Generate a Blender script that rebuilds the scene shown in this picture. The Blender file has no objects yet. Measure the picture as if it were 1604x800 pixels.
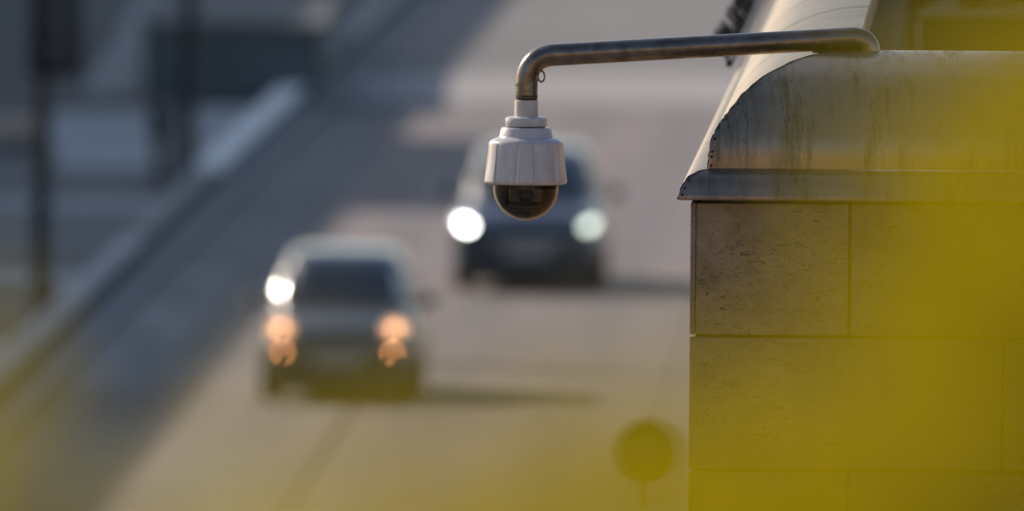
import bpy, bmesh, math, random
from mathutils import Vector, Matrix
R = math.radians
random.seed(7)
scn = bpy.context.scene
COL = scn.collection

# ------------------------------------------------------------------ camera
F_PX = 1604 * 600 / 36.0          # 600 mm lens on a 36 mm sensor, photograph 1604 px wide
H = 10.21                         # camera height above the road
PITCH = math.atan(1250 / F_PX)
ROLL = R(0.45)
fwd = Vector((0, math.cos(PITCH), -math.sin(PITCH)))
rgt0 = Vector((1, 0, 0)); up0 = Vector((0, math.sin(PITCH), math.cos(PITCH)))
rgt = rgt0 * math.cos(ROLL) + up0 * math.sin(ROLL)
upv = -rgt0 * math.sin(ROLL) + up0 * math.cos(ROLL)
CAM = Vector((0, 0, H))
cd = bpy.data.cameras.new('camera')
cam = bpy.data.objects.new('camera', cd); COL.objects.link(cam)
cd.lens = 600; cd.sensor_width = 36; cd.sensor_fit = 'HORIZONTAL'
cd.clip_start = 0.5; cd.clip_end = 6000
cd.dof.use_dof = True; cd.dof.focus_distance = 45.2; cd.dof.aperture_fstop = 6.0
cam.matrix_world = Matrix(((rgt.x, upv.x, -fwd.x, CAM.x), (rgt.y, upv.y, -fwd.y, CAM.y),
                           (rgt.z, upv.z, -fwd.z, CAM.z), (0, 0, 0, 1)))
scn.camera = cam

# ------------------------------------------------------------------ sky, sun, exposure
SUN_EL, SUN_AZ = 27.0, -46.0      # azimuth from +Y (away from the camera), negative = to the left
w = bpy.data.worlds.new('World'); scn.world = w; w.use_nodes = True
nt = w.node_tree
sky = nt.nodes.new('ShaderNodeTexSky'); sky.sky_type = 'NISHITA'; sky.sun_disc = False
sky.sun_elevation = R(SUN_EL); sky.sun_rotation = R(SUN_AZ)
sky.air_density = 1.0; sky.dust_density = 1.4; sky.ozone_density = 1.0
nt.links.new(sky.outputs[0], nt.nodes['Background'].inputs[0])
nt.nodes['Background'].inputs[1].default_value = 0.11
sun_dir = Vector((math.sin(R(SUN_AZ)) * math.cos(R(SUN_EL)), math.cos(R(SUN_AZ)) * math.cos(R(SUN_EL)), math.sin(R(SUN_EL))))
sl = bpy.data.lights.new('sun', 'SUN'); sl.energy = 3.9; sl.angle = R(0.5); sl.color = (1.0, 0.85, 0.70)
so = bpy.data.objects.new('sun', sl); COL.objects.link(so)
so.rotation_euler = (-sun_dir).to_track_quat('-Z', 'Y').to_euler()
scn.view_settings.view_transform = 'Standard'; scn.view_settings.look = 'None'
scn.view_settings.gamma = 1.0; scn.view_settings.exposure = 0.47
scn.render.engine = 'CYCLES'
scn.cycles.use_denoising = True
scn.cycles.max_bounces = 8; scn.cycles.transparent_max_bounces = 12

def at(px, py, Y):
    """world point seen at pixel (px, py) of the 1604x800 photograph at depth Y"""
    u = (px - 802) / F_PX; v = (400 - py) / F_PX
    d = fwd + rgt * u + upv * v
    return CAM + d * (Y / d.y)
def ground(px, py, z=0.0):
    u = (px - 802) / F_PX; v = (400 - py) / F_PX
    d = fwd + rgt * u + upv * v
    return CAM + d * ((z - H) / d.z)

# ------------------------------------------------------------------ materials
def mat(name, base=(.5, .5, .5), rough=.6, metal=0.0, var=0.0, vscale=(4, 4, 4), dark=None, spec=.5, bump=0.0, bscale=40, coat=0.0, lo=.35, hi=.65, detail=6):
    m = bpy.data.materials.new(name); m.use_nodes = True
    n = m.node_tree.nodes; l = m.node_tree.links; b = n['Principled BSDF']
    b.inputs['Base Color'].default_value = (*base, 1); b.inputs['Roughness'].default_value = rough
    b.inputs['Metallic'].default_value = metal; b.inputs['Specular IOR Level'].default_value = spec
    b.inputs['Coat Weight'].default_value = coat; b.inputs['Coat Roughness'].default_value = .06
    tc = n.new('ShaderNodeTexCoord')
    if var:
        mp = n.new('ShaderNodeMapping'); mp.inputs['Scale'].default_value = vscale
        l.new(tc.outputs['Object'], mp.inputs[0])
        nz = n.new('ShaderNodeTexNoise'); nz.inputs['Scale'].default_value = 1; nz.inputs['Detail'].default_value = detail
        nz.inputs['Roughness'].default_value = .65
        l.new(mp.outputs[0], nz.inputs['Vector'])
        cr = n.new('ShaderNodeValToRGB'); cr.color_ramp.elements[0].position = lo; cr.color_ramp.elements[1].position = hi
        d = dark or tuple(c * (1 - var) for c in base)
        cr.color_ramp.elements[0].color = (*d, 1); cr.color_ramp.elements[1].color = (*base, 1)
        l.new(nz.outputs['Fac'], cr.inputs[0]); l.new(cr.outputs[0], b.inputs['Base Color'])
    if bump:
        nb = n.new('ShaderNodeTexNoise'); nb.inputs['Scale'].default_value = bscale; nb.inputs['Detail'].default_value = 5
        l.new(tc.outputs['Object'], nb.inputs['Vector'])
        bp = n.new('ShaderNodeBump'); bp.inputs['Strength'].default_value = bump; bp.inputs['Distance'].default_value = .01
        l.new(nb.outputs['Fac'], bp.inputs['Height']); l.new(bp.outputs[0], b.inputs['Normal'])
    return m

def emis(name, col, strength):
    m = bpy.data.materials.new(name); m.use_nodes = True
    b = m.node_tree.nodes['Principled BSDF']
    b.inputs['Base Color'].default_value = (*col, 1); b.inputs['Roughness'].default_value = .2
    b.inputs['Emission Color'].default_value = (*col, 1); b.inputs['Emission Strength'].default_value = strength
    return m

def zinc_mat(name, streak_axis, lo=(.235, .185, .145), hi=(.345, .28, .22), r0=.28, metal=.8):
    """weathered sheet metal: smooth sheen, dark vertical run-off streaks, small blotches"""
    m = bpy.data.materials.new(name); m.use_nodes = True
    n = m.node_tree.nodes; l = m.node_tree.links; b = n['Principled BSDF']
    tc = n.new('ShaderNodeTexCoord')
    def noise(scale, detail=6, rough=.6):
        mp = n.new('ShaderNodeMapping'); mp.inputs['Scale'].default_value = scale
        l.new(tc.outputs['Object'], mp.inputs[0])
        nz = n.new('ShaderNodeTexNoise'); nz.inputs['Scale'].default_value = 1
        nz.inputs['Detail'].default_value = detail; nz.inputs['Roughness'].default_value = rough
        l.new(mp.outputs[0], nz.inputs['Vector']); return nz.outputs['Fac']
    def ramp(src, a, c):
        r = n.new('ShaderNodeMapRange'); r.inputs['From Min'].default_value = a; r.inputs['From Max'].default_value = c
        l.new(src, r.inputs['Value']); return r.outputs[0]
    def mul(a, c):
        k = n.new('ShaderNodeMath'); k.operation = 'MULTIPLY'; k.use_clamp = True
        l.new(a, k.inputs[0]); l.new(c, k.inputs[1]); return k.outputs[0]
    def mix(fac, ca, cb):
        k = n.new('ShaderNodeMix'); k.data_type = 'RGBA'
        l.new(fac, k.inputs[0])
        for idx, cc in ((6, ca), (7, cb)):
            if isinstance(cc, tuple): k.inputs[idx].default_value = (*cc, 1)
            else: l.new(cc, k.inputs[idx])
        return k.outputs[2]
    s = (38, 8, 4) if streak_axis == 'x' else (8, 38, 4)
    s2 = (130, 20, 40) if streak_axis == 'x' else (20, 130, 40)
    wide = (9, 3, 2.5) if streak_axis == 'x' else (3, 9, 2.5)
    streaks = mul(ramp(noise(s, 8, .7), .42, .66), ramp(noise(wide, 3), .40, .60))
    flecks = mul(ramp(noise(s2, 5, .7), .565, .66), ramp(noise(wide, 3), .42, .60))
    cloud = ramp(noise((5, 5, 5), 5), .3, .7)
    c0 = mix(cloud, lo, hi)
    c1 = mix(streaks, c0, (.085, .075, .045))
    c2 = mix(flecks, c1, (.06, .05, .03))
    l.new(c2, b.inputs['Base Color'])
    b.inputs['Metallic'].default_value = metal
    rr = n.new('ShaderNodeMapRange'); rr.inputs['To Min'].default_value = r0; rr.inputs['To Max'].default_value = .6
    l.new(streaks, rr.inputs['Value']); l.new(rr.outputs[0], b.inputs['Roughness'])
    bp = n.new('ShaderNodeBump'); bp.inputs['Strength'].default_value = .25; bp.inputs['Distance'].default_value = .006
    l.new(noise((6, 6, 3), 3), bp.inputs['Height']); l.new(bp.outputs[0], b.inputs['Normal'])
    return m

def stone_mat(name):
    """brown sandstone slab: soft clouding, fine vertical tooling, dark horizontal fossil-like scratches"""
    m = bpy.data.materials.new(name); m.use_nodes = True
    n = m.node_tree.nodes; l = m.node_tree.links; b = n['Principled BSDF']
    tc = n.new('ShaderNodeTexCoord'); oi = n.new('ShaderNodeObjectInfo')
    add = n.new('ShaderNodeVectorMath'); add.operation = 'ADD'
    sc_ = n.new('ShaderNodeVectorMath'); sc_.operation = 'SCALE'; sc_.inputs[0].default_value = (37, 11, 23)
    l.new(oi.outputs['Random'], sc_.inputs['Scale']); l.new(tc.outputs['Object'], add.inputs[0]); l.new(sc_.outputs[0], add.inputs[1])
    def noise(scale, detail=5, rough=.6, dist=0.0):
        mp = n.new('ShaderNodeMapping'); mp.inputs['Scale'].default_value = scale
        l.new(add.outputs[0], mp.inputs[0])
        nz = n.new('ShaderNodeTexNoise'); nz.inputs['Scale'].default_value = 1; nz.inputs['Detail'].default_value = detail
        nz.inputs['Roughness'].default_value = rough; nz.inputs['Distortion'].default_value = dist
        l.new(mp.outputs[0], nz.inputs['Vector']); return nz.outputs['Fac']
    def rng(src, a, c):
        r = n.new('ShaderNodeMapRange'); r.inputs['From Min'].default_value = a; r.inputs['From Max'].default_value = c
        l.new(src, r.inputs['Value']); return r.outputs[0]
    def mix(fac, ca, cb):
        k = n.new('ShaderNodeMix'); k.data_type = 'RGBA'; l.new(fac, k.inputs[0])
        for idx, cc in ((6, ca), (7, cb)):
            if isinstance(cc, tuple): k.inputs[idx].default_value = (*cc, 1)
            else: l.new(cc, k.inputs[idx])
        return k.outputs[2]
    def mul(a, c):
        k = n.new('ShaderNodeMath'); k.operation = 'MULTIPLY'; l.new(a, k.inputs[0]); l.new(c, k.inputs[1]); return k.outputs[0]
    tone = n.new('ShaderNodeMapRange'); tone.inputs['To Min'].default_value = .0; tone.inputs['To Max'].default_value = .55; l.new(oi.outputs['Random'], tone.inputs['Value'])
    scr = mul(rng(noise((19, 19, 75), 4, .6, 2.0), .59, .64), rng(noise((5, 5, 8), 3), .42, .56))
    pit = rng(noise((130, 130, 130), 3), .60, .70)
    tool = rng(noise((150, 150, 4), 2), .35, .65)
    base = mix(rng(noise((3.2, 3.2, 4.5), 5), .3, .72), (.20, .125, .067), (.34, .235, .138))
    base = mix(mul(tool, rng(noise((2, 2, 2)), .2, .9)), base, (.31, .215, .125))
    base = mix(tone.outputs[0], base, (.23, .15, .085))
    base = mix(rng(noise((9, 9, 12), 6, .75), .42, .75), base, (.155, .10, .06))
    base = mix(scr, base, (.05, .035, .025)); base = mix(pit, base, (.12, .085, .055))
    l.new(base, b.inputs['Base Color']); b.inputs['Roughness'].default_value = .78; b.inputs['Specular IOR Level'].default_value = .3
    hsum = n.new('ShaderNodeMath'); hsum.operation = 'ADD'; l.new(noise((60, 60, 60), 5), hsum.inputs[0])
    neg = n.new('ShaderNodeMath'); neg.operation = 'MULTIPLY'; neg.inputs[1].default_value = -1.5; l.new(scr, neg.inputs[0])
    l.new(neg.outputs[0], hsum.inputs[1])
    bp = n.new('ShaderNodeBump'); bp.inputs['Strength'].default_value = .5; bp.inputs['Distance'].default_value = .004
    l.new(hsum.outputs[0], bp.inputs['Height']); l.new(bp.outputs[0], b.inputs['Normal'])
    return m

M = {}
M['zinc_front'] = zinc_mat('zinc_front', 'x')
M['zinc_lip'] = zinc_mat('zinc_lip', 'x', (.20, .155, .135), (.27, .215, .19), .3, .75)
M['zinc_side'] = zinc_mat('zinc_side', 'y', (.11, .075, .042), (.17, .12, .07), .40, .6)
M['stone'] = stone_mat('stone')
M['mortar'] = mat('mortar', (.06, .05, .04), .9)
M['seam'] = mat('seam', (.05, .045, .04), .6, .3)
M['rivet'] = mat('rivet', (.03, .028, .025), .5, .5)
M['steel'] = mat('steel', (.22, .19, .165), .26, .92, .45, (30, 30, 30), bump=.08, bscale=70)
M['rust'] = mat('rust', (.10, .055, .03), .7, .4, .5, (60, 60, 60))
M['cam_white'] = mat('cam_white', (.52, .48, .49), .28, 0, .22, (45, 45, 9), bump=.03, bscale=160)
M['cam_neck'] = mat('cam_neck', (.50, .45, .40), .45, 0, .12, (40, 40, 15))
M['black'] = mat('black', (.02, .02, .02), .5)
M['dark_plastic'] = mat('dark_plastic', (.035, .035, .038), .55)
M['asphalt'] = mat('asphalt', (.200, .170, .168), .9, 0, .22, (.5, .10, 1), bump=.4, bscale=30)
M['asphalt_far'] = mat('asphalt_far', (.175, .165, .165), .9, 0, .22, (.25, .05, 1))
M['asphalt_worn'] = mat('asphalt_worn', (.165, .142, .143), .8, 0, .2, (.6, .08, 1))
M['concrete'] = mat('concrete', (.32, .30, .30), .9, 0, .14, (.5, .2, 1))
M['tar'] = mat('tar', (.05, .045, .045), .7)
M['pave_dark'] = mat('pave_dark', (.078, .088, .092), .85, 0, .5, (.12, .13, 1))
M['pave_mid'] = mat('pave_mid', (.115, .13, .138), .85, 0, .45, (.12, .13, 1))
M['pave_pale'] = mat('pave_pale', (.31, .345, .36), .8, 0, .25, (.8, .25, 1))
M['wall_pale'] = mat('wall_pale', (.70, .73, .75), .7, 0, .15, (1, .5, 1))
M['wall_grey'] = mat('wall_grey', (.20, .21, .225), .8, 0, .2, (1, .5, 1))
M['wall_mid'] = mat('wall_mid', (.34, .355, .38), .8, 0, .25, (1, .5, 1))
M['wall_shade'] = mat('wall_shade', (.028, .03, .033), .8, 0, .2, (1, .5, 1))
M['earth'] = mat('earth', (.20, .165, .12), .95, 0, .25, (.05, .05, .05))
M['pole'] = mat('pole', (.035, .037, .042), .5, .3)
M['sandstone'] = mat('sandstone', (.62, .47, .38), .8, 0, .15, (3, 3, 3))  # as the slab colour: pale warm tone of a sunlit patch
M['glass_dark'] = mat('glass_dark', (.035, .042, .052), .10, 0, spec=1.0)
M['tyre'] = mat('tyre', (.02, .02, .02), .85)
M['rim'] = mat('rim', (.35, .35, .36), .35, .9)
M['chrome'] = mat('chrome', (.85, .85, .85), .07, 1.0)
M['satin'] = mat('satin', (.9, .88, .84), .28, 1.0)
M['plate'] = mat('plate', (.34, .34, .32), .5)
M['leaf_bark'] = mat('leaf_bark', (.10, .075, .05), .9, 0, .4, (20, 20, 5))
M['green'] = mat('green', (.05, .065, .018), .8, 0, .5, (6, 6, 6))
M['planter'] = mat('planter', (.04, .036, .028), .6, .2)
M['rail_pale'] = mat('rail_pale', (.34, .32, .24), .6, .2)
M['facade'] = mat('facade', (.56, .39, .22), .85, 0, .12, (.5, .5, .5))
M['roof'] = mat('roof', (.20, .10, .07), .8)

# ------------------------------------------------------------------ helpers
def tag(o, label=None, cat=None, group=None, kind=None):
    if label: o['label'] = label
    if cat: o['category'] = cat
    if group: o['group'] = group
    if kind: o['kind'] = kind
    return o
def empty(name, loc, rz=0):
    o = bpy.data.objects.new(name, None); COL.objects.link(o); o.location = loc; o.rotation_euler = (0, 0, rz); o.empty_display_size = .2
    return o
def obj(name, me, m=None, parent=None, loc=None):
    o = bpy.data.objects.new(name, me); COL.objects.link(o)
    if m is not None and not me.materials: me.materials.append(m)
    if parent: o.parent = parent
    if loc is not None: o.location = loc
    return o
def mesh(name, v, f, smooth=False):
    me = bpy.data.meshes.new(name); me.from_pydata([tuple(p) for p in v], [], f); me.validate()
    bm = bmesh.new(); bm.from_mesh(me); bmesh.ops.recalc_face_normals(bm, faces=bm.faces); bm.to_mesh(me); bm.free()
    if smooth: me.shade_smooth()
    return me
def build(name, v, f, m, parent=None, smooth=False, loc=None):
    return obj(name, mesh(name, v, f, smooth), m, parent, loc)
def box_vf(x0, x1, y0, y1, z0, z1):
    v = [(x, y, z) for z in (z0, z1) for y in (y0, y1) for x in (x0, x1)]
    return v, [(0, 2, 3, 1), (4, 5, 7, 6), (0, 1, 5, 4), (2, 6, 7, 3), (0, 4, 6, 2), (1, 3, 7, 5)]
def bbox(name, x0, x1, y0, y1, z0, z1, m, parent=None, bev=0.0, seg=2, loc=None):
    v, f = box_vf(x0, x1, y0, y1, z0, z1)
    me = mesh(name, v, f)
    if bev:
        bm = bmesh.new(); bm.from_mesh(me)
        bmesh.ops.bevel(bm, geom=bm.edges[:], offset=bev, segments=seg, affect='EDGES', profile=.6)
        bm.to_mesh(me); bm.free()
        if seg > 1: me.shade_smooth()
    return obj(name, me, m, parent, loc)
def lathe_vf(prof, n=48, center=(0, 0)):
    v = []; f = []
    for (r, z) in prof:
        for k in range(n):
            a = 2 * math.pi * k / n
            v.append((center[0] + r * math.cos(a), center[1] + r * math.sin(a), z))
    for i in range(len(prof) - 1):
        for k in range(n):
            f.append((i * n + k, i * n + (k + 1) % n, (i + 1) * n + (k + 1) % n, (i + 1) * n + k))
    f.append(tuple(range(n))); f.append(tuple((len(prof) - 1) * n + k for k in range(n)))
    return v, f
def lathe(name, prof, m, parent=None, n=48, loc=None, smooth=True, angle=40):
    v, f = lathe_vf(prof, n)
    o = build(name, v, f, m, parent, False, loc)
    if smooth: o.data.shade_smooth(); sharpen(o.data, angle)
    return o
def sharpen(me, angle=40):
    bm = bmesh.new(); bm.from_mesh(me)
    for e in bm.edges:
        e.smooth = not (len(e.link_faces) == 2 and e.calc_face_angle(0) > R(angle))
    bm.to_mesh(me); bm.free()
def tube_vf(pts, rad, n=20, caps=True):
    pts = [Vector(p) for p in pts]
    rads = rad if isinstance(rad, (list, tuple)) else [rad] * len(pts)
    v = []; f = []; prev = None
    for i, p in enumerate(pts):
        t = (pts[min(i + 1, len(pts) - 1)] - pts[max(i - 1, 0)]).normalized()
        if prev is None:
            a = Vector((0, 0, 1)) if abs(t.z) < .9 else Vector((0, 1, 0))
            nrm = (a - t * a.dot(t)).normalized()
        else:
            nrm = (prev - t * prev.dot(t)).normalized()
        prev = nrm; bn = t.cross(nrm)
        for k in range(n):
            an = 2 * math.pi * k / n
            v.append(p + (nrm * math.cos(an) + bn * math.sin(an)) * rads[i])
    for i in range(len(pts) - 1):
        for k in range(n):
            f.append((i * n + k, i * n + (k + 1) % n, (i + 1) * n + (k + 1) % n, (i + 1) * n + k))
    if caps:
        f.append(tuple(range(n))); f.append(tuple((len(pts) - 1) * n + k for k in range(n)))
    return v, f
def tube(name, pts, rad, m, parent=None, n=20, loc=None):
    v, f = tube_vf(pts, rad, n)
    o = build(name, v, f, m, parent, False, loc); o.data.shade_smooth(); sharpen(o.data, 50)
    return o
def bez(p0, p1, p2, n=10):
    return [p0 * (1 - t) ** 2 + p1 * 2 * t * (1 - t) + p2 * t * t for t in [i / n for i in range(n + 1)]]
def sphere_vf(c, rx, ry, rz, n=16, k=10):
    v = []; f = []
    for i in range(k + 1):
        th = math.pi * i / k
        for j in range(n):
            a = 2 * math.pi * j / n
            v.append((c[0] + rx * math.sin(th) * math.cos(a), c[1] + ry * math.sin(th) * math.sin(a), c[2] + rz * math.cos(th)))
    for i in range(k):
        for j in range(n):
            f.append((i * n + j, i * n + (j + 1) % n, (i + 1) * n + (j + 1) % n, (i + 1) * n + j))
    return v, f
def sphere(name, c, rx, ry, rz, m, parent=None, n=20, k=12):
    v, f = sphere_vf(c, rx, ry, rz, n, k)
    return build(name, v, f, m, parent, True)
def sheet(name, pts, m, kind='structure', parent=None):
    return tag(build(name, pts, [tuple(range(len(pts)))], m, parent), kind=kind if parent is None else None)

# ------------------------------------------------------------------ ground, road, pavement
SL = 0.0257                                    # the road recedes slightly to the right
def kerb(Z): return -5.01 + SL * (Z - 193.6)
def strip(name, o0, o1, Z0, Z1, z, m, parent=None):
    return sheet(name, [(kerb(Z0) + o0, Z0, z), (kerb(Z0) + o1, Z0, z), (kerb(Z1) + o1, Z1, z), (kerb(Z1) + o0, Z1, z)], m, parent=parent)
G = sheet('ground', [(-3000, -3000, -.02), (3000, -3000, -.02), (3000, 4000, -.02), (-3000, 4000, -.02)], M['earth'])
road = strip('road', .18, 13.5, -60, 700, 0.0, M['asphalt'])
strip('road_concrete_band', .25, 13.4, 270.5, 283, .004, M['concrete'])
strip('road_far_shade', .25, 13.4, 283.2, 690, .004, M['asphalt_far'])  # greyer strip painted for the shadow band across the far road
strip('kerb_shade_strip', .25, 1.55, -50, 270, .005, M['pave_mid'])  # blue-grey strip painted as the shade on the road beside the kerb
for o0, o1, z0, z1 in ((2.5, 3.05, 60, 268), (4.1, 4.65, 60, 268), (5.6, 6.15, 60, 268), (7.2, 7.75, 60, 268)):
    strip('wheel_track', o0, o1, z0, z1, .004, M['asphalt_worn'])
strip('road_patch', 4.75, 5.5, 214, 223, .006, M['asphalt_far']); strip('road_patch', 7.9, 9.6, 232, 240, .006, M['asphalt_far'])
strip('road_patch', 2.2, 3.4, 166, 173, .006, M['asphalt_far'])
strip('light_dapple', .28, 1.10, 187, 214, .008, mat('dapple_tone', (.22, .24, .25), .85, 0, .6, (.9, .14, 1)))  # lighter strip painted as a patch of light within the kerbside shade
for o, z0, z1 in ((3.55, 60, 186), (3.62, 60, 186), (6.9, 60, 268)):
    strip('road_seam', o, o + .035, z0, z1, .008, M['tar'])
# pavement on the left with its kerb step
def slab(name, o0, o1, Z0, Z1, z0, z1, m, parent=None, kind='structure'):
    v = [(kerb(Z) + o, Z, z) for z in (z0, z1) for Z in (Z0, Z1) for o in (o0, o1)]
    f = [(0, 2, 3, 1), (4, 5, 7, 6), (0, 1, 5, 4), (2, 6, 7, 3), (0, 4, 6, 2), (1, 3, 7, 5)]
    o = build(name, v, f, m, parent)
    if parent is None: tag(o, kind=kind)
    return o
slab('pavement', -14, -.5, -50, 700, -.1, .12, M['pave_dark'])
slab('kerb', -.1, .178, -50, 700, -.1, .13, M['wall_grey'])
def pave(name, pix, m, z=.125):
    return sheet(name, [ground(x, y, z) for x, y in pix], m)
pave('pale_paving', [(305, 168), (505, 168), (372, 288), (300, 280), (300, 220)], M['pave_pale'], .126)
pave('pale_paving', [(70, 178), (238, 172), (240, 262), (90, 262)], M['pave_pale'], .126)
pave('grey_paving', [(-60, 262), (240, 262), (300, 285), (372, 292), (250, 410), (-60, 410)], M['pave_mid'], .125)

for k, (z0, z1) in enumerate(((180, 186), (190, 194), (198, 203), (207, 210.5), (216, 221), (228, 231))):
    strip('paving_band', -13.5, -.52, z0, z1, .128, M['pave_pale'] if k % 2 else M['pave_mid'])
# low wall between pavement and road: pale cap stones, body coloured dark as a shaded face
LW = empty('low_wall', (kerb(240), 240, 0))
tag(LW, 'low kerbside wall with a pale grey top running diagonally beside the road', 'wall')
def lw_part(name, o0, o1, Z0, Z1, z0, z1, m):
    v = [(kerb(Z) + o - kerb(240), Z - 240, z) for z in (z0, z1) for Z in (Z0, Z1) for o in (o0, o1)]
    return build(name, v, [(0, 2, 3, 1), (4, 5, 7, 6), (0, 1, 5, 4), (2, 6, 7, 3), (0, 4, 6, 2), (1, 3, 7, 5)], M[m], LW)
lw_part('wall_body', -.43, -.16, 60, 420, .10, .32, 'wall_shade')
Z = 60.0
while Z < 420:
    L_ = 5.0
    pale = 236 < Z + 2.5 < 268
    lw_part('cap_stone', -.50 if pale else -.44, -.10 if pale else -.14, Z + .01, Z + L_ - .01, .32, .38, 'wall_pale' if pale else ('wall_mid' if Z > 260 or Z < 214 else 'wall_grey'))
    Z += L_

# raised stone platform at the top left
a = ground(225, 158, .12); b_ = ground(520, 158, .12)
PL = empty('stone_platform', (a.x, a.y, .12))
tag(PL, 'long dark stone platform with a pale top behind the tall thin post', 'platform')
bbox('wall', 0, b_.x - a.x - .15, 0, 26, 0, 1.12, mat('platform_stone', (.12, .135, .145), .8, 0, .2, (1, 1, 1)), PL)
bbox('top_slab', -.05, b_.x - a.x - .10, -.06, 26.05, 1.12, 1.22, M['pave_mid'], PL)
ra = ground(125, 150, .12); rb = ground(222, 150, .12)
RM = build('ramp', [(ra.x, ra.y, .13), (rb.x, rb.y, .13), (rb.x + .6, rb.y + 30, 1.3), (ra.x + .6, ra.y + 30, 1.3),
                    (ra.x, ra.y, 0), (rb.x, rb.y, 0), (rb.x + .6, rb.y + 30, 0), (ra.x + .6, ra.y + 30, 0)],
           [(0, 1, 2, 3), (4, 7, 6, 5), (0, 4, 5, 1), (1, 5, 6, 2), (2, 6, 7, 3), (3, 7, 4, 0)], M['pave_pale'])
tag(RM, 'pale paved ramp rising beside the stone platform', 'ramp')

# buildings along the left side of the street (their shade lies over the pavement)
def block(name, label, Z0, Z1, off, depth, h):
    x0 = kerb(Z0) + off
    b = empty(name, (x0, Z0, 0), -math.atan(SL)); L = Z1 - Z0
    tag(b, label, 'building', 'buildings along the pavement')
    bbox('wall', -depth, 0, 0, L, 0, h - .6, M['facade'], b)
    bbox('roof', -depth - .2, .0, -.2, L + .2, h - .6, h, M['roof'], b)
    nfl = int((h - 1.4) / 3.1); nw = int(L / 3.2)
    wm = None
    for k in range(nfl):
        for j in range(nw):
            y = 1.0 + j * (L - 1.6) / nw; z = 1.1 + k * 3.1
            if wm is None:
                v, f = box_vf(-.05, .03, 0, 1.2, 0, 1.6); wm = mesh('window', v, f); wm.materials.append(M['glass_dark'])
                v, f = box_vf(-.05, .10, -.08, 1.28, -.1, -.01); sm_ = mesh('sill', v, f); sm_.materials.append(M['concrete'])
            wo = obj('window', wm, None, b, (0, y, z)); obj('sill', sm_, None, wo)
    return b
block('street_building', 'nearest beige street building left of the pavement', 100, 247, -14, 10, 10.95)
block('street_building', 'middle taller beige street building left of the pavement', 247.5, 271, -14, 10, 12.0)
block('street_building', 'farthest beige street building left of the pavement', 271.5, 430, -14, 10, 10.85)

# unseen stone building, added behind the viewpoint to warm reflections in metal and dome
VB = block('street_building', 'unseen warm stone building added behind the viewpoint for its reflection', 0, 90, 0, 14, 24.0)
VB.location = (45, -30, 0); VB.rotation_euler = (0, 0, R(90))
# ------------------------------------------------------------------ posts and street furniture on the left
def post(px, py, hgt, r, label, head=None):
    p = ground(px, py, .12)
    o = empty('street_post', p); tag(o, label, 'post')
    lathe('base', [(r * 1.9, 0), (r * 1.9, .10), (r * 1.25, .22)], M['pole'], o, 16)
    tube('shaft', [(0, 0, .05), (0, 0, hgt * .5), (0, 0, hgt)], [r, r * .95, r * .85], M['pole'], o, 16)
    return o
p1 = post(64, 520, 6.5, .11, 'thick dark post carrying a boxy signal head at the far left')
bbox('backing_board', -.16, .46, -.10, -.04, 2.95, 4.1, M['pole'], p1, .02)
sh = bbox('signal_housing', .02, .30, -.34, -.11, 3.05, 4.02, M['dark_plastic'], p1, .03)
for k in range(3):
    v, f = lathe_vf([(.10, 0), (.10, .02), (.07, .035)], 20)
    v = [(x + .16, -.345 - z, y + 3.22 + k * .31) for x, y, z in v]
    build('lamp_lens', v, f, M['glass_dark'], sh, True)
tube('bracket', [(0, 0, 3.3), (.16, -.05, 3.3)], .03, M['pole'], p1, 10)
p2 = post(296, 288, 7.0, .11, 'tall thin dark post standing before the stone platform')
p3 = post(500, 95, 5.5, .075, 'faint slender post behind the pale low wall')
pm = ground(248, 286, .12)
PM = empty('ticket_machine', pm); tag(PM, 'short narrow dark ticket machine beside the tall thin post', 'machine')
bbox('foot', -.12, .12, -.1, .1, 0, .08, M['pole'], PM, .01)
bbox('column', -.07, .07, -.07, .07, .08, .62, M['pole'], PM, .01)
hd = bbox('cabinet', -.14, .14, -.12, .12, .62, 1.05, M['dark_plastic'], PM, .03)
bbox('screen', -.08, .08, -.128, -.118, .82, .96, M['glass_dark'], hd)
bp_ = ground(20, 238, .12)  # pale block added to give the tone of a sunlit patch
BN = empty('sunlit_block', bp_); tag(BN, 'pale block added in place of a sunlit patch at the left edge of the photo', 'light patch')
bbox('lit_patch_slab', -1.6, .42, -.25, .3, .22, .48, M['sandstone'], BN, .02)
for sx in (-1.3, .1): bbox('leg', sx - .15, sx + .15, -.18, .22, 0, .22, M['wall_grey'], BN, .01)

# round sign near the bottom
sp = at(1016, 716, 140.0)
SG = empty('round_sign', (sp.x, sp.y, 0)); tag(SG, 'round dark road sign on a thin post, left of the stone wall', 'sign')
v, f = lathe_vf([(.20, 0), (.262, 0), (.27, .012), (.262, .03), (.245, .03), (.24, .014), (.0001, .014)], 40)
sz = sp.z
build('sign_plate', [(x, -.04 - z, y + sz) for x, y, z in v], f, mat('sign_back', (.008, .012, .010), .5, .3), SG, True)
v, f = lathe_vf([(.13, 0), (.13, .004)], 32)
build('sign_centre', [(x, -.0555 - z, y + sz) for x, y, z in v], f, mat('sign_centre', (.035, .05, .04), .5), SG)  # green-grey disc, lighter than the plate
tube('post', [(0, 0, 0), (0, 0, sz + .2)], .022, M['pole'], SG, 14)
bbox('clamp', -.06, .06, -.038, .04, sz - .13, sz - .08, M['rim'], SG, .005)
bbox('clamp', -.06, .06, -.038, .04, sz + .08, sz + .13, M['rim'], SG, .005)

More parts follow.
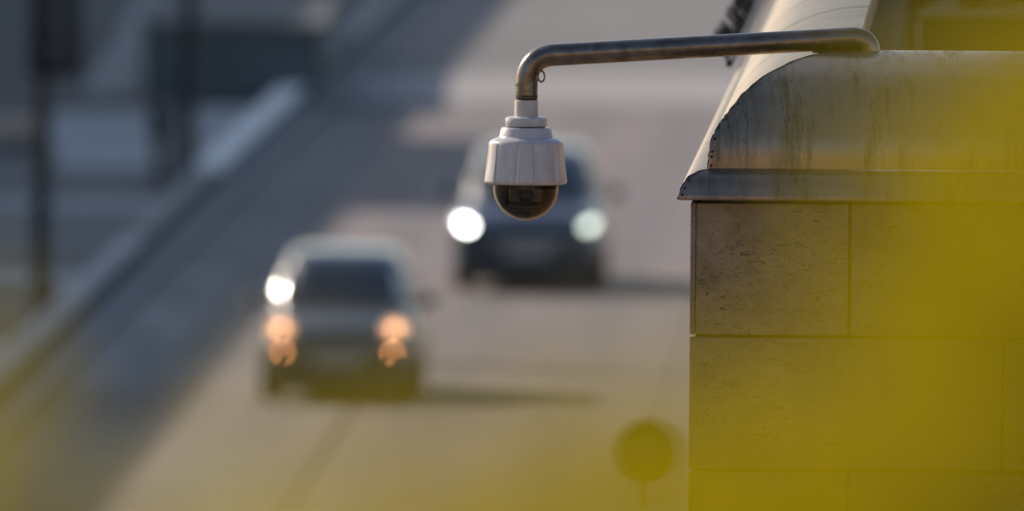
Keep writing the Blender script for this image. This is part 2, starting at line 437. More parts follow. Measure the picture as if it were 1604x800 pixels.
# ------------------------------------------------------------------ cars
def paint(name, c, metal=.35, rough=.32):
    return mat(name, c, rough, metal, .05, (2, 2, 2), coat=.6)
def car(name, label, pos, rz, P):
    c = empty(name, pos, rz); tag(c, label, 'car')
    pm = P['paint']; W = P['W']
    # lower body
    v = []; f = []
    for (y, hw, zb, zt) in P['st']:
        d = zt - zb
        half = [(0, zb), (hw * .84, zb), (hw * .97, zb + .09), (hw, zb + .36 * d), (hw * .99, zb + .70 * d), (hw * .945, zt - .07), (hw * .80, zt - .008), (hw * .4, zt + .02), (0, zt + .03)]
        ring = half + [(-x, z) for x, z in half[-2:0:-1]]
        v += [(x, y, z) for x, z in ring]
    n = 16
    for i in range(len(P['st']) - 1):
        for k in range(n): f.append((i * n + k, i * n + (k + 1) % n, (i + 1) * n + (k + 1) % n, (i + 1) * n + k))
    f.append(tuple(range(n))); f.append(tuple((len(P['st']) - 1) * n + k for k in range(n)))
    bo = build('body', v, f, pm, c, True)
    ms = bo.modifiers.new('s', 'SUBSURF'); ms.levels = 2; ms.render_levels = 2
    # cabin
    z0, z1 = P['zc']; yf0, yf1 = P['yf']; yr0, yr1 = P['yr']; a0, a1 = P['a']; e = 5.0
    def ring_at(t):
        tt = t
        return (a0 + (a1 - a0) * tt ** 1.25, yf0 + (yf1 - yf0) * tt, yr0 + (yr1 - yr0) * tt, z0 + (z1 - z0) * tt)
    v = []; f = []; n = 48
    rings = [(t, 1.0, 0) for t in (0, .15, .3, .45, .6, .75, .88)] + [(.95, .985, 0), (.99, .95, 0), (1.0, .88, .012), (1.0, .7, .03), (1.0, .4, .042), (1.0, .08, .046)]
    for t, s, dz in rings:
        a_, yf, yr, z = ring_at(t); cy = (yf + yr) / 2; bb = (yr - yf) / 2
        for k in range(n):
            an = 2 * math.pi * k / n; cc, ss = math.cos(an), math.sin(an)
            v.append((a_ * s * math.copysign(abs(cc) ** (2 / e), cc), cy + bb * s * math.copysign(abs(ss) ** (2 / e), ss), z + dz))
    for i in range(len(rings) - 1):
        for k in range(n): f.append((i * n + k, i * n + (k + 1) % n, (i + 1) * n + (k + 1) % n, (i + 1) * n + k))
    f.append(tuple((len(rings) - 1) * n + k for k in range(n)))
    build('cabin', v, f, pm, c, True)
    def panel(nm, fn, nu=12, nv=6):
        v = []; f = []
        for i in range(nv + 1):
            for j in range(nu + 1): v.append(fn(j / nu, i / nv))
        for i in range(nv):
            for j in range(nu): f.append((i * (nu + 1) + j, i * (nu + 1) + j + 1, (i + 1) * (nu + 1) + j + 1, (i + 1) * (nu + 1) + j))
        o = build(nm, v, f, M['glass_dark'], c, True)
        so_ = o.modifiers.new('t', 'SOLIDIFY'); so_.thickness = .006; so_.offset = 0
        return o
    def fw(u, t, front=True):
        t_ = .06 + .82 * t; a_, yf, yr, z = ring_at(t_); cy = (yf + yr) / 2; bb = (yr - yf) / 2
        x = (-.88 + 1.76 * u); yy = bb * (1 - abs(x) ** e) ** (1 / e)
        return (x * a_, cy - yy - .010 if front else cy + yy + .010, z + .004)
    panel('windscreen', lambda u, t: fw(u, t)); panel('rear_window', lambda u, t: fw(u, t, False))
    for sx in (-1, 1):
        for (u0, u1) in ((-.72, -.05), (.02, .72)):
            def sw(u, t, sx=sx, u0=u0, u1=u1):
                t_ = .10 + .72 * t; a_, yf, yr, z = ring_at(t_); cy = (yf + yr) / 2; bb = (yr - yf) / 2
                q = u0 + (u1 - u0) * u
                return (sx * (a_ * (1 - abs(q) ** e) ** (1 / e) + .009), cy + bb * q, z)
            panel('side_window', sw)
    # wheels
    for sx in (-1, 1):
        for wy in P['wy']:
            wl = empty('wheel', (0, 0, 0)); wl.parent = c; wl.location = (sx * (W - .115), wy, P['wr'])
            r = P['wr']
            v, f = lathe_vf([(r * .62, -.10), (r * .94, -.10), (r, -.07), (r, .07), (r * .94, .10), (r * .62, .10)], 28)
            build('tyre', [(z, x, y) for x, y, z in v], f, M['tyre'], wl, True)
            v, f = lathe_vf([(r * .61, -.085), (r * .61, .085), (r * .5, .06), (r * .2, .075), (r * .05, .085)], 20)
            build('rim', [(sx * z, x, y) for x, y, z in v], f, M['rim'], wl, True)
    # front furniture
    for it in P['front']:
        it(c)
    for sx in (-1, 1):   # trim added on the windscreen pillars, shaped and turned for a sun glint
        v, f = sphere_vf((0, 0, 0), .045, .022, .20, 24, 24)
        lo_, hi_ = Vector((sx * (a0 - .075), yf0 + .10, z0 + .03)), Vector((sx * (a1 - .02), yf1 + .06, z1 - .06))
        zax = (hi_ - lo_).normalized(); nn = Vector((sx * .62, -.38, .52)); yax = (nn - zax * nn.dot(zax)).normalized(); xax = yax.cross(zax)
        mm = Matrix((xax, yax, zax)).transposed(); cc = lo_.lerp(hi_, P.get('trim', .5))
        build('glint_trim', [cc + mm @ Vector(p) for p in v], f, M['chrome'] if P.get('glint_chrome') else pm, c, True)
    # mirrors
    for sx in (-1, 1):
        mx, my, mz = P['mirror']
        mi = sphere('mirror', (sx * mx, my, mz), .105, .06, .075, pm, c)
        tube('mirror_arm', [(sx * (mx - .02), my + .02, mz - .04), (sx * (mx - .14), my + .06, mz - .09)], .022, M['dark_plastic'], c, 8)
    return c
def front_box(nm, x0, x1, y0, y1, z0, z1, m, bev=.02): return lambda c: bbox(nm, x0, x1, y0, y1, z0, z1, m, c, bev)
def round_lamp(nm, x, y, z, rx, rz, lens, tilt=0.0, glow=None, gl_r=.6):
    def go(c):
        hl = empty(nm, (x, y, z)); hl.parent = c; hl.rotation_euler = (0, tilt, 0)
        v, f = lathe_vf([(1.0, .06), (1.08, 0), (1.0, -.03), (.92, -.01), (.9, .03), (.01, .04)], 28)
        build('housing', [(p * rx, q, s * rz) for p, s, q in v], f, M['rim'], hl, True)
        v, f = lathe_vf([(.02, -.035), (gl_r * .6, -.03), (gl_r, -.012), (gl_r, .02)], 28)
        build('lamp', [(p * rx, q, s * rz) for p, s, q in v], f, glow, hl, True)
    return go
amber = emis('amber_lamp', (1.0, .50, .25), 5.0); amber_low = emis('amber_low', (1.0, .38, .12), 5.5)
white_hi = emis('white_lamp', (1.0, .99, .92), 15.0); white_lo = emis('white_lamp_low', (.90, 1.0, .84), 2.4)
hatch = dict(W=.82, glint_chrome=True, paint=paint('paint_slate', (.06, .075, .095)),
    st=[(0, .60, .30, .62), (.04, .68, .24, .70), (.16, .75, .20, .80), (.45, .79, .18, .90), (.85, .80, .18, .985), (1.3, .80, .18, 1.0),
        (2.4, .80, .18, 1.0), (3.1, .79, .20, 1.0), (3.5, .74, .26, .96), (3.6, .66, .34, .86)],
    zc=(.95, 1.53), yf=(.80, 1.42), yr=(3.52, 3.22), a=(.735, .575), wy=(.70, 2.95), wr=.29, mirror=(.90, 1.02, 1.06),
    front=[front_box('grille', -.32, .32, -.022, .05, .46, .58, M['dark_plastic']),
           front_box('intake_shade', -.72, .72, -.03, .14, .15, .41, M['dark_plastic']),  # lower intake, widened to draw the dark shade under the car
           front_box('number_plate', -.26, .26, -.045, -.025, .42, .53, M['plate'], .004),
           front_box('bumper', -.62, .62, -.018, .06, .405, .455, M['dark_plastic']),
           round_lamp('headlight', -.585, .055, .80, .125, .115, None, glow=amber, gl_r=.24),
           round_lamp('headlight', .585, .055, .80, .125, .115, None, glow=amber, gl_r=.24),
           round_lamp('fog_light', -.565, .02, .56, .085, .085, None, glow=amber_low, gl_r=.33),
           round_lamp('fog_light', .565, .02, .56, .085, .085, None, glow=amber_low, gl_r=.33)])
suv = dict(W=.885, paint=paint('paint_navy', (.04, .052, .07)),
    st=[(0, .66, .30, .70), (.05, .76, .24, .80), (.2, .84, .21, .90), (.6, .875, .20, .98), (1.15, .885, .20, 1.06), (1.7, .885, .20, 1.08),
        (3.0, .885, .20, 1.08), (3.9, .87, .24, 1.08), (4.25, .80, .32, 1.0), (4.35, .70, .40, .88)],
    zc=(1.03, 1.62), yf=(1.05, 1.85), yr=(4.2, 3.85), a=(.81, .62), wy=(.85, 3.5), wr=.34, mirror=(1.0, 1.35, 1.14),
    front=[front_box('grille', -.46, .46, -.03, .05, .52, .70, M['dark_plastic']),
           front_box('grille_bar', -.44, .44, -.042, -.032, .60, .625, M['chrome'], .004),
           front_box('intake_shade', -.78, .78, -.03, .14, .17, .43, M['dark_plastic']),  # intake likewise extended to draw the underside shade
           front_box('number_plate', -.26, .26, -.05, -.03, .43, .54, M['plate'], .004),
           round_lamp('headlight', -.69, .10, .775, .19, .07, None, R(38), white_hi, .66),
           round_lamp('headlight', .69, .10, .775, .19, .07, None, R(-38), white_lo, .72)])
c1 = ground(528, 636); c2 = ground(825, 460)
HATCH = car('small_car', 'small grey hatchback with amber lit lamps, nearer of the two cars', c1, -SL, hatch)
HATCH.scale = (1.05, 1.05, 1.03)
SUV = car('family_car', 'dark blue-grey car with bright white headlights behind the hanging dome camera', c2, -SL, suv)

SUV.scale = (1.05, 1.05, 1.04)
# ------------------------------------------------------------------ stone-clad terrace wall with its metal coping
S = 2.70 / 1604                                  # metres per photograph pixel at the focal plane
YF = 44.95                                       # front face of the stone panels
corner = at(1062, 312, YF)                       # outer lower corner of the drip lip
LIPX, ZL = corner.x, corner.z
PRJ = 20 * S                                     # the lip stands out past the stone
WX, WY = LIPX + PRJ, YF                          # stone corner
WALL = empty('stone_wall', (WX, WY, 0))
tag(WALL, 'brown stone-panelled terrace wall with streaked curved metal coping on the right', 'wall')
TH = .030
LEN_F, LEN_L, WS = 6.0, 46.0, .030               # lengths of the two wings, slope of the side wing
def wl(x, y, z): return (x - WX, y - WY, z)
bbox('core', TH, LEN_F, TH, .44, 0, ZL - .004, M['mortar'], WALL)
v = []
for z in (0, ZL - .004):
    v += [(TH, .44, z), (.44, .44, z), (.44 + WS * LEN_L, LEN_L, z), (TH + WS * LEN_L, LEN_L, z)]
build('core', v, [(0, 3, 2, 1), (4, 5, 6, 7), (0, 1, 5, 4), (1, 2, 6, 5), (2, 3, 7, 6), (3, 0, 4, 7)], M['mortar'], WALL)
# stone panels of the front face, one object each
pitch = 210 * S; gap = 4.5 * S; fullw = (1575 - 1083) * S
panel_cache = {}
def stone_panel(x0, y0, w_, d_, z0, h_):
    key = (round(w_, 3), round(d_, 3), round(h_, 3))
    if key not in panel_cache:
        v, f = box_vf(0, w_, 0, d_, 0, h_); me = mesh('stone_panel', v, f)
        bm = bmesh.new(); bm.from_mesh(me)
        bmesh.ops.bevel(bm, geom=bm.edges[:], offset=.0022, segments=1, affect='EDGES'); bm.to_mesh(me); bm.free()
        me.materials.append(M['stone']); panel_cache[key] = me
    o = obj('stone_panel', panel_cache[key], None, WALL)
    o.location = (x0, y0 + random.uniform(-.0012, .0012), z0); return o
for cidx in range(9):
    zt = ZL - 6 * S - cidx * pitch; z0 = zt - pitch + gap; h_ = pitch - gap
    odd = cidx % 2
    x = 0.0 if odd else 9 * S
    wfirst = fullw if odd else (1332 - 1091) * S
    k = 0
    while x < LEN_F - .3:
        ww = (wfirst if k == 0 else fullw) - gap * (1 if k else .6)
        stone_panel(x, 0, ww, TH - .004, z0, h_); x += ww + gap; k += 1
    # side face
    y = TH + .002 if odd else 0.0
    for k in range(9):
        ww = fullw - gap
        o = stone_panel(0, 0, TH - .016 if not odd else TH - .004, ww, z0, h_)
        o.location.x = WS * y; o.location.y = y; o.rotation_euler.z = -math.atan(WS); y += ww + gap

# coping profile: (inward offset, height above the lip's lower edge), in photograph pixels
LIP = [(20, 0), (0, 0), (2.5, 13), (7, 24), (16, 35), (29, 42), (44, 46), (56, 47)]
CAP = [(47, 47.5), (47.3, 60), (48.2, 73), (50.3, 86), (54.3, 100), (61, 114), (70, 128), (81, 142), (92, 157), (105, 171), (121, 185), (139, 198), (160, 209), (184, 219), (210, 226.5), (236, 231.5), (258, 233.5), (270, 233.5), (275, 230), (276, 190)]
CAP = [(o, 47.5 + (h_ - 47.5) * .962) for o, h_ in CAP]
def smooth_prof(p, n=4):
    out = []
    for i in range(len(p) - 1):
        p0 = p[max(i - 1, 0)]; p1 = p[i]; p2 = p[i + 1]; p3 = p[min(i + 2, len(p) - 1)]
        for k in range(n):
            t = k / n
            out.append(tuple(.5 * ((2 * p1[j]) + (p2[j] - p0[j]) * t + (2 * p0[j] - 5 * p1[j] + 4 * p2[j] - p3[j]) * t * t + (3 * p1[j] - p0[j] - 3 * p2[j] + p3[j]) * t ** 3) for j in (0, 1)))
    return out + [p[-1]]
def coping_front(nm, prof, s0, s1, m, mitre, n=24):
    """sheet along the front; s = distance from the stone corner in +X; the first sheet is mitred"""
    v = []; f = []; k = len(prof)
    for i in range(n + 1):
        t = i / n
        for (o, h_) in prof:
            off = o * S - PRJ
            xs = off if mitre else s0
            x = xs + (s1 - xs) * t
            v.append((x, off, ZL + h_ * S))
    for i in range(n):
        for j in range(k - 1): f.append((i * k + j, (i + 1) * k + j, (i + 1) * k + j + 1, i * k + j + 1))
    o = build(nm, v, f, m, WALL, True); sharpen(o.data, 35); return o
def coping_side(nm, prof, s0, s1, m, mitre, n=12, lift=0.0):
    v = []; f = []; k = len(prof)
    for i in range(n + 1):
        t = i / n
        for (o, h_) in prof:
            off = o * S - PRJ
            ys = off if mitre else s0
            y = ys + (s1 - ys) * t
            v.append((off + WS * (y - (off if mitre and 0 else 0)) - WS * off * 0, y, ZL + h_ * S + lift))
    for i in range(n):
        for j in range(k - 1): f.append((i * k + j, i * k + j + 1, (i + 1) * k + j + 1, (i + 1) * k + j))
    o = build(nm, v, f, m, WALL, True); sharpen(o.data, 35); return o
lipP, capP = smooth_prof(LIP, 3), smooth_prof(CAP, 3)
coping_front('coping_sheet', capP, 0, 2.2, M['zinc_front'], True)
coping_front('coping_sheet', capP, 2.204, LEN_F, M['zinc_front'], False)
coping_front('drip_lip', lipP, 0, 2.2, M['zinc_lip'], True)
coping_front('drip_lip', lipP, 2.204, LEN_F, M['zinc_lip'], False)
ss = [0, 2.0, 4.0, 6.0, 8.5, 11, 14, 17, 20.5, 24, 29, 36, 46]
for i in range(len(ss) - 1):
    s0 = ss[i] + (.006 if i else 0)
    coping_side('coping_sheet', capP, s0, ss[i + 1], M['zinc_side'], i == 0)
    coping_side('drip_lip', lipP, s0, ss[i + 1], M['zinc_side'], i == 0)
    if i:   # folded seam between two sheets
        pr = [(o - 1.2 * (1 if h_ < 200 else .2), h_ + 2.2 * (1 if h_ > 120 else .3)) for o, h_ in capP]
        coping_side('sheet_seam', pr, ss[i] - .015, ss[i] + .03, M['zinc_side'], False, 1)
# uneven flashing edge along the mitre
def mitre_strip(prof, r):
    pts = []
    for (o, h_) in prof:
        off = o * S - PRJ
        pts.append((off + random.uniform(-.002, .002), off - .002 + random.uniform(-.0015, .0015), ZL + h_ * S + random.uniform(-.0008, .0012)))
    return tube('mitre_seam', pts, [r * random.uniform(.6, 1.5) for _ in pts], M['seam'], WALL, 6)
mitre_strip([p for p in capP if p[1] < 225], .0013); mitre_strip(lipP[3:], .0014)
def on_prof(prof, h_):
    for i in range(len(prof) - 1):
        if prof[i][1] <= h_ <= prof[i + 1][1]:
            t = (h_ - prof[i][1]) / max(1e-6, prof[i + 1][1] - prof[i][1]); return prof[i][0] + t * (prof[i + 1][0] - prof[i][0])
rv, rf = sphere_vf((0, 0, 0), .0042, .003, .0042, 10, 6); RIV = mesh('rivet', rv, rf, True); RIV.materials.append(M['rivet'])
for h_ in (52, 66, 74, 94, 124, 148):
    o_ = on_prof(capP, h_) * S - PRJ
    obj('rivet', RIV, None, WALL, (o_ + .008, o_ - .0015, ZL + h_ * S))
for h_ in (8, 18, 30):
    o_ = on_prof(lipP[3:], h_) * S - PRJ
    obj('rivet', RIV, None, WALL, (o_ + .010, o_ - .001, ZL + h_ * S))

# terrace behind the wall
TZ = ZL + 235 * S - 1.0
tv = [(x, y, z) for z in (-.05, TZ) for x, y in ((WX + .46, WY + .45), (WX + 22, WY + .45), (WX + 22, WY + 45.9), (WX + .45 + WS * 46, WY + 45.9))]
terr = tag(build('terrace', tv, [(0, 3, 2, 1), (4, 5, 6, 7), (0, 1, 5, 4), (1, 2, 6, 5), (2, 3, 7, 6), (3, 0, 4, 7)], M['pave_mid']), kind='structure')
# dark planter with a pale rim, seen over the coping
q0 = at(1388, 40, 64); q1 = at(1450, 17, 64)
PB = empty('planter_box', (q0.x, 64, TZ)); tag(PB, 'dark planter box with a pale rim behind the metal coping, top right', 'planter')
zt = q1.z - TZ
bbox('trough', 0, 4.2, 0, .8, 0, zt - .03, M['planter'], PB, .01)
bbox('rim', .12, 4.25, -.03, .83, zt - .03, zt, M['rail_pale'], PB, .005)
bbox('corner_post', -.02, .10, -.03, .83, 0, zt + .06, M['planter'], PB, .008)
bbox('panel_frame', .115, .135, -.02, -.005, 0.02, zt - .04, M['rail_pale'], PB)
v = []; f = []
for k in range(2600):
    c = Vector((random.uniform(.1, 4.1), random.uniform(.05, .75), zt + abs(random.gauss(0, .22))))
    d1 = Vector((random.gauss(0, 1), random.gauss(0, 1), random.gauss(0, 1))).normalized() * .05
    d2 = d1.cross(Vector((random.gauss(0, 1), random.gauss(0, 1), random.gauss(0, 1)))).normalized() * .022
    i = len(v); v += [c - d1, c + d2, c + d1, c - d2]; f.append((i, i + 1, i + 2, i + 3))
me = bpy.data.meshes.new('hedge'); me.from_pydata([tuple(p) for p in v], [], f); me.materials.append(M['green'])
hg = obj('planting', me, None, PB); hg['kind'] = 'stuff'

# strip of thin spikes along the outer edge of the side coping
y0 = 8.2; BS = empty('spike_strip', (WX + WS * y0 - PRJ, WY + y0, ZL + 40 * S))
tag(BS, 'strip of thin metal spikes along the outer edge of the coping', 'spikes')
tube('rail', [(-.01, 0, 0), (-.01 + WS * 22, 22, 0)], .012, M['pole'], BS, 8)
v = []; f = []
for k in range(270):
    y = k * .08; b0 = Vector((-.01 + WS * y, y, 0)); an = R(random.uniform(15, 70))
    tip = b0 + Vector((-math.sin(an) * .09, random.uniform(-.01, .01), math.cos(an) * .09))
    a_, b__ = tube_vf([b0, tip], .003, 4); i = len(v); v += a_; f += [tuple(q + i for q in g) for g in b__]
sp_ = build('spikes', v, f, M['pole'], BS); sp_['kind'] = 'stuff'
for pt in (at(1171, 20, 59.6), at(1164, 41, 58.4)):  # metal balls added to catch sun glints among the spikes
    sphere('glint_ball', pt - BS.location, .022, .022, .022, M['satin'], BS, 24, 16)

# ------------------------------------------------------------------ mounting arm
YA = 45.36
SA = S * YA / 45.0
ARM = empty('mounting_arm', at(1362, 78, YA)); A0 = ARM.location.copy()
tag(ARM, 'weathered steel pipe arm curving from the coping to the camera', 'arm')
pr = 17.3 * SA
pA = at(1362, 110, YA) - A0; pB = at(1362, 59, YA) - A0; pC = at(1330, 60.5, YA) - A0
pD = at(868, 86.5, YA) - A0; pE = at(825, 88.5, YA) - A0; pF = at(825, 134, YA) - A0; pG = at(825, 153, YA) - A0
pts = [pA] + bez(at(1362, 84, YA) - A0, at(1361, 59.5, YA) - A0, at(1333, 60, YA) - A0, 12)
pts += [pC.lerp(pD, t) for t in (.02, .25, .5, .75, .97)]
pts += bez(pD, at(825, 88.8, YA) - A0, at(825, 134, YA) - A0, 16) + [pG]
tube('pipe', pts, pr, M['steel'], ARM, 40)
tube('weld_band', [pF + Vector((0, 0, .004)), pF], pr * 1.03, M['steel'], ARM, 40)
tube('threaded_collar', [at(825, 147, YA) - A0, at(825, 151, YA) - A0, at(825, 155, YA) - A0, at(825, 159, YA) - A0], [pr * .97, pr * 1.02, pr * .96, pr * .9], M['rust'], ARM, 32)
# hanging eye under the elbow
ey = at(848, 120, YA) - A0; rp = []
for k in range(21):
    an = 2 * math.pi * k / 20; rp.append(ey + Vector((5 * SA * math.cos(an), 0, 8.5 * SA * math.sin(an))))
tube('eyelet', rp, 1.6 * SA, M['steel'], ARM, 10)
fl = at(1362, 84, YA) - A0
lathe('flange', [(.045, -.012), (.045, 0), (.04, .004), (pr, .005)], M['steel'], ARM, 32, (fl.x, fl.y, fl.z))
for px in (1117, 1300):
    sc = at(px, 75 if px > 1200 else 84, YA) - A0
    sphere('bolt', (sc.x, sc.y - pr * .75, sc.z), .004, .003, .004, M['rust'], ARM, 10, 6)
tube('contact_shade', [at(1272, 80, YA) - A0, at(1290, 78.5, YA) - A0, at(1345, 76, YA) - A0], [.006, .008, .007], M['rust'], ARM, 8)  # dark tube drawn for the contact shade between pipe and coping

# ------------------------------------------------------------------ dome camera
top = at(824.5, 157, YA)
DC = empty('dome_camera', top); tag(DC, 'white dome security camera hanging from the steel pipe arm', 'camera')
def px(l): return [(r * SA, -(y - 157) * SA) for r, y in l]
lathe('neck', px([(14, 156), (18, 157.5), (18.4, 160), (18.8, 183.5)]), M['cam_neck'], DC, 48)
lathe('mounting_flange', px([(18, 182.5), (28, 183), (32, 185), (33, 188), (33, 196.5), (32, 198), (20, 198.2)]), M['cam_white'], DC, 64)
lathe('gap_ring', px([(30, 198), (30, 200.5)]), M['black'], DC, 48)
lathe('collar', px([(26, 199.6), (38, 200), (39.5, 202), (42, 213), (43, 215.2), (47, 217)]), M['cam_white'], DC, 64, angle=60)
# housing shell with shallow lobes and six raised front ribs
HP = [(43, 215), (50, 218), (55, 221), (57, 224), (57.6, 228), (58.6, 240), (60.3, 256), (62.5, 274), (63.8, 282), (63.5, 285.5), (61.5, 287.5), (57, 288.5), (52, 287)]
HP = [(r_ * 1.02, y_) for r_, y_ in HP]
hs = lathe('housing', px(HP), M['cam_white'], DC, 96, angle=50)
def hr(y):
    for i in range(3, 9):
        if HP[i][1] <= y <= HP[i + 1][1]:
            t = (y - HP[i][1]) / (HP[i + 1][1] - HP[i][1]); return HP[i][0] + t * (HP[i + 1][0] - HP[i][0])
    return HP[8][0]
for k in range(6):
    th = R(-90 + 60 * k); v = []; f = []
    ys = [224.5, 232, 245, 258, 270, 280, 284.2]; nj = 8
    for y in ys:
        t = (y - 224.5) / 60; hwid = (12.2 + 4.0 * t) / hr(y)
        for j in range(nj + 1):
            q = -1 + 2 * j / nj; an = th + hwid * q
            r_ = hr(y) + (2.6 * (.3 + .7 * t) if abs(q) < .99 else -1.2)
            v.append((r_ * SA * math.cos(an), r_ * SA * math.sin(an), -(y - 157) * SA))
    for i in range(len(ys) - 1):
        for j in range(nj): f.append((i * (nj + 1) + j, i * (nj + 1) + j + 1, (i + 1) * (nj + 1) + j + 1, (i + 1) * (nj + 1) + j))
    f.append(tuple((len(ys) - 1) * (nj + 1) + j for j in range(nj + 1)))
    rb_ = build('housing_rib', v, f, M['cam_white'], DC, True); sharpen(rb_.data, 20)
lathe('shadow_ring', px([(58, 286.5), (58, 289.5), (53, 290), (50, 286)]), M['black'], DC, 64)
# smoked bubble
gm = bpy.data.materials.new('smoked_bubble'); gm.use_nodes = True
n = gm.node_tree.nodes; l = gm.node_tree.links; n.remove(n['Principled BSDF'])
tr = n.new('ShaderNodeBsdfTransparent'); tr.inputs[0].default_value = (.48, .44, .37, 1)
gl = n.new('ShaderNodeBsdfGlossy'); gl.inputs['Roughness'].default_value = .05; gl.inputs['Color'].default_value = (.95, .93, .9, 1)
fr = n.new('ShaderNodeFresnel'); fr.inputs[0].default_value = 1.42
mx_ = n.new('ShaderNodeMixShader'); l.new(fr.outputs[0], mx_.inputs[0]); l.new(tr.outputs[0], mx_.inputs[1]); l.new(gl.outputs[0], mx_.inputs[2])
lw = n.new('ShaderNodeLayerWeight'); lw.inputs[0].default_value = .5      # bright sunlit rim put into the material where seen edge-on
pw = n.new('ShaderNodeMath'); pw.operation = 'POWER'; pw.inputs[1].default_value = 5.0; l.new(lw.outputs['Facing'], pw.inputs[0])
pm_ = n.new('ShaderNodeMath'); pm_.operation = 'MULTIPLY'; pm_.inputs[1].default_value = .95; l.new(pw.outputs[0], pm_.inputs[0])
rim_tl = n.new('ShaderNodeBsdfTranslucent'); rim_tl.inputs[0].default_value = (.85, .78, .66, 1)
m2 = n.new('ShaderNodeMixShader'); l.new(pm_.outputs[0], m2.inputs[0]); l.new(mx_.outputs[0], m2.inputs[1]); l.new(rim_tl.outputs[0], m2.inputs[2])
l.new(m2.outputs[0], n['Material Output'].inputs[0])
bub = [(51.5, 286), (51.7, 290), (51.7, 294)]
for k in range(1, 25):
    an = math.pi / 2 * k / 24; bub.append((max(51.7 * math.cos(an), .05), 294 + 52 * math.sin(an)))
v, f = lathe_vf(px(bub), 72); f = f[:-2]
build('bubble', v, f, gm, DC, True)
# camera module inside the bubble
MOD = empty('camera_module', (0, 0, 0)); MOD.parent = DC
lathe('turntable', px([(49, 287), (49, 291), (44, 293), (20, 293.5)]), M['dark_plastic'], MOD, 48)
def zz(y): return -(y - 157) * SA
lin = [(.5, 288.5), (47.6, 288.6), (47.8, 293)] + [(max(47.8 * math.cos(math.pi / 2 * k / 16), .05), 293 + 48.6 * math.sin(math.pi / 2 * k / 16)) for k in range(1, 17)]  # black infill added to darken the interior and leave a bright rim
v, f = lathe_vf(px(lin), 48)
build('dark_infill', [(x, y if y > -.012 else -.012 + (y + .012) * .12, z) for x, y, z in v], f, mat('infill_black', (.016, .014, .012), .35), MOD, True)
bbox('barrel', -27 * SA, 27 * SA, -30 * SA, 24 * SA, zz(316), zz(292), mat('module_grey', (.30, .28, .25), .45), MOD, .008)
for sx in (-1, 1):
    bbox('yoke', (sx * 31 - 3) * SA, (sx * 31 + 3) * SA, -18 * SA, 18 * SA, zz(322), zz(290), M['dark_plastic'], MOD, .003)
v, f = lathe_vf([(13 * SA, 0), (13.5 * SA, -.006), (11 * SA, -.010), (10 * SA, -.004), (.0005, -.003)], 32)
build('lens', [(x, -30 * SA + z, y + zz(305)) for x, y, z in v], f, M['glass_dark'], MOD, True)
for x_ in (-24, -9, 12, 21):
    bbox('bracket_bar', (x_ - 1.3) * SA, (x_ + 1.3) * SA, -32 * SA, -30.5 * SA, zz(311), zz(293), M['rim'], MOD)
arc = [Vector((30 * SA * math.sin(R(q)), -30 * SA * math.cos(R(q)), zz(321 + 2 * math.cos(R(q * 1.5))))) for q in range(-60, 61, 8)]  # metal arcs standing in for curved reflections in the dome
tube('reflection_arc', arc, 1.8 * SA, M['rim'], MOD, 8)
arc = [Vector((24 * SA * math.sin(R(q)), -24 * SA * math.cos(R(q)), zz(328))) for q in range(-60, 61, 8)]
tube('reflection_arc', arc, 1.2 * SA, M['rim'], MOD, 8)

# ------------------------------------------------------------------ yellow-leaved tree close to the camera
lm = bpy.data.materials.new('yellow_leaf'); lm.use_nodes = True
n = lm.node_tree.nodes; l = lm.node_tree.links; n.remove(n['Principled BSDF'])
geo = n.new('ShaderNodeNewGeometry')
cr = n.new('ShaderNodeValToRGB'); cr.color_ramp.elements[0].color = (.18, .135, .001, 1); cr.color_ramp.elements[1].color = (.38, .315, .002, 1)
l.new(geo.outputs['Random Per Island'], cr.inputs[0])
df = n.new('ShaderNodeBsdfDiffuse'); tl = n.new('ShaderNodeBsdfTranslucent'); ms_ = n.new('ShaderNodeMixShader'); ms_.inputs[0].default_value = .55
l.new(cr.outputs[0], df.inputs[0]); l.new(cr.outputs[0], tl.inputs[0]); l.new(df.outputs[0], ms_.inputs[1]); l.new(tl.outputs[0], ms_.inputs[2])
l.new(ms_.outputs[0], n['Material Output'].inputs[0])
TREE_P = Vector((1.45, 6.9, 0))
TR = empty('yellow_tree', TREE_P); tag(TR, 'blurred yellow-leaved tree close to the viewer at the right and bottom edge', 'tree')
def q(px_, py_, Y): return at(px_, py_, Y) - TREE_P
tube('trunk', [(0, 0, -.05), (.05, .02, 2), (.0, -.03, 5), (-.05, .03, 8), (-.02, 0, 9.2), (.05, 0, 11.3)], [.17, .13, .10, .075, .055, .015], M['leaf_bark'], TR, 14)
limbs = [  # each limb is a chain of points through the crown
    [Vector((-.03, 0, 8.6)), q(2300, 900, 6.7), q(1850, 620, 6.4), q(1690, 250, 6.1), q(1600, -200, 6.0)],
    [Vector((-.05, 0, 8.0)), q(2200, 1300, 6.8), q(1500, 1110, 6.5), q(900, 1080, 6.2), q(300, 1060, 6.0), q(-200, 860, 5.9), q(-330, 420, 5.8)],
    [Vector((-.02, 0, 9.3)), q(2600, 300, 6.8), q(2050, 150, 6.6), q(1820, -100, 6.4)],
    [Vector((.02, 0, 9.0)), Vector((.5, -.2, 9.8)), Vector((.9, -.3, 10.6))],
    [Vector((.02, 0, 8.4)), Vector((.3, .6, 9.3)), Vector((.5, 1.0, 10.4))]]
for ch in limbs:
    tube('limb', ch, [.035 * (1 - i / len(ch)) + .004 for i in range(len(ch))], M['leaf_bark'], TR, 8)
v = []; f = []
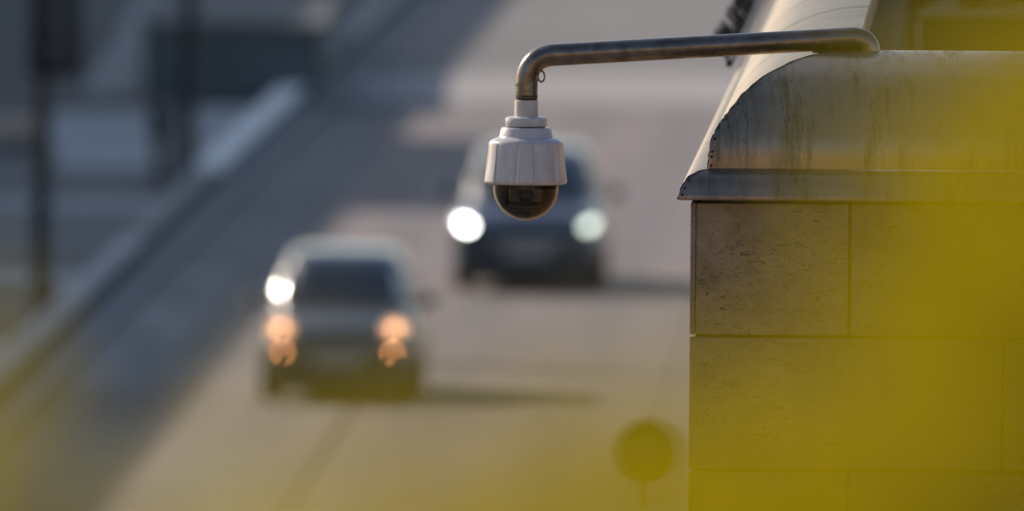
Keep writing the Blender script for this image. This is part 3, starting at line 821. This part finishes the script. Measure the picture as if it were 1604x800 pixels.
def leaf(c, s):
    nrm = Vector((random.gauss(-.2, .6), random.gauss(.7, .5), random.gauss(.35, .5))).normalized()
    ax = nrm.cross(Vector((random.gauss(0, 1), random.gauss(0, 1), random.gauss(0, 1)))).normalized(); sd = nrm.cross(ax)
    i = len(v)
    for (t, w_, up_) in ((-.5, 0, 0), (-.25, .22, .03), (.05, .28, .05), (.3, .17, .03), (.55, 0, -.02), (.3, -.17, .03), (.05, -.28, .05), (-.25, -.22, .03)):
        v.append(c + ax * t * s + sd * w_ * s + nrm * up_ * s)
    f.append((i, i + 1, i + 2, i + 3, i + 4, i + 5, i + 6, i + 7))
def cluster(px_, py_, Y, sx, sy, n_, s=.042):
    for _ in range(n_):
        leaf(q(random.gauss(px_, sx), random.gauss(py_, sy), Y + random.gauss(0, .25)), s * random.uniform(.7, 1.25))
LEAVES = [  # sprays of leaves along the limbs
    (1600, 240, 6.0, 90, 110, 22), (1450, 480, 6.1, 60, 90, 4), (1240, 740, 6.0, 70, 50, 4), (1700, 100, 6.0, 90, 120, 12), (1510, 560, 6.0, 110, 120, 30), (1700, 450, 6.1, 90, 180, 28),
    (1400, 770, 6.0, 190, 100, 38), (1140, 810, 6.0, 140, 90, 28), (860, 850, 6.0, 170, 85, 26), (640, 830, 5.9, 170, 95, 22), (350, 900, 5.8, 120, 80, 9),
    (-100, 630, 5.7, 40, 80, 10), (-120, 820, 5.7, 70, 70, 8), (1950, 300, 6.5, 150, 300, 60), (1700, 1000, 6.5, 200, 100, 40), (2300, 700, 6.8, 250, 400, 90)]
for L_ in LEAVES: cluster(*L_)
for ch in limbs[3:]:
    for _ in range(500):
        t = random.random(); p = ch[0].lerp(ch[-1], t)
        leaf(p + Vector((random.gauss(.15, .35), random.gauss(.2, .4), random.gauss(.3, .4))), random.uniform(.035, .06))
me = bpy.data.meshes.new('foliage'); me.from_pydata([tuple(p) for p in v], [], f); me.materials.append(lm)
fo = obj('foliage', me, None, TR); fo['kind'] = 'stuff'
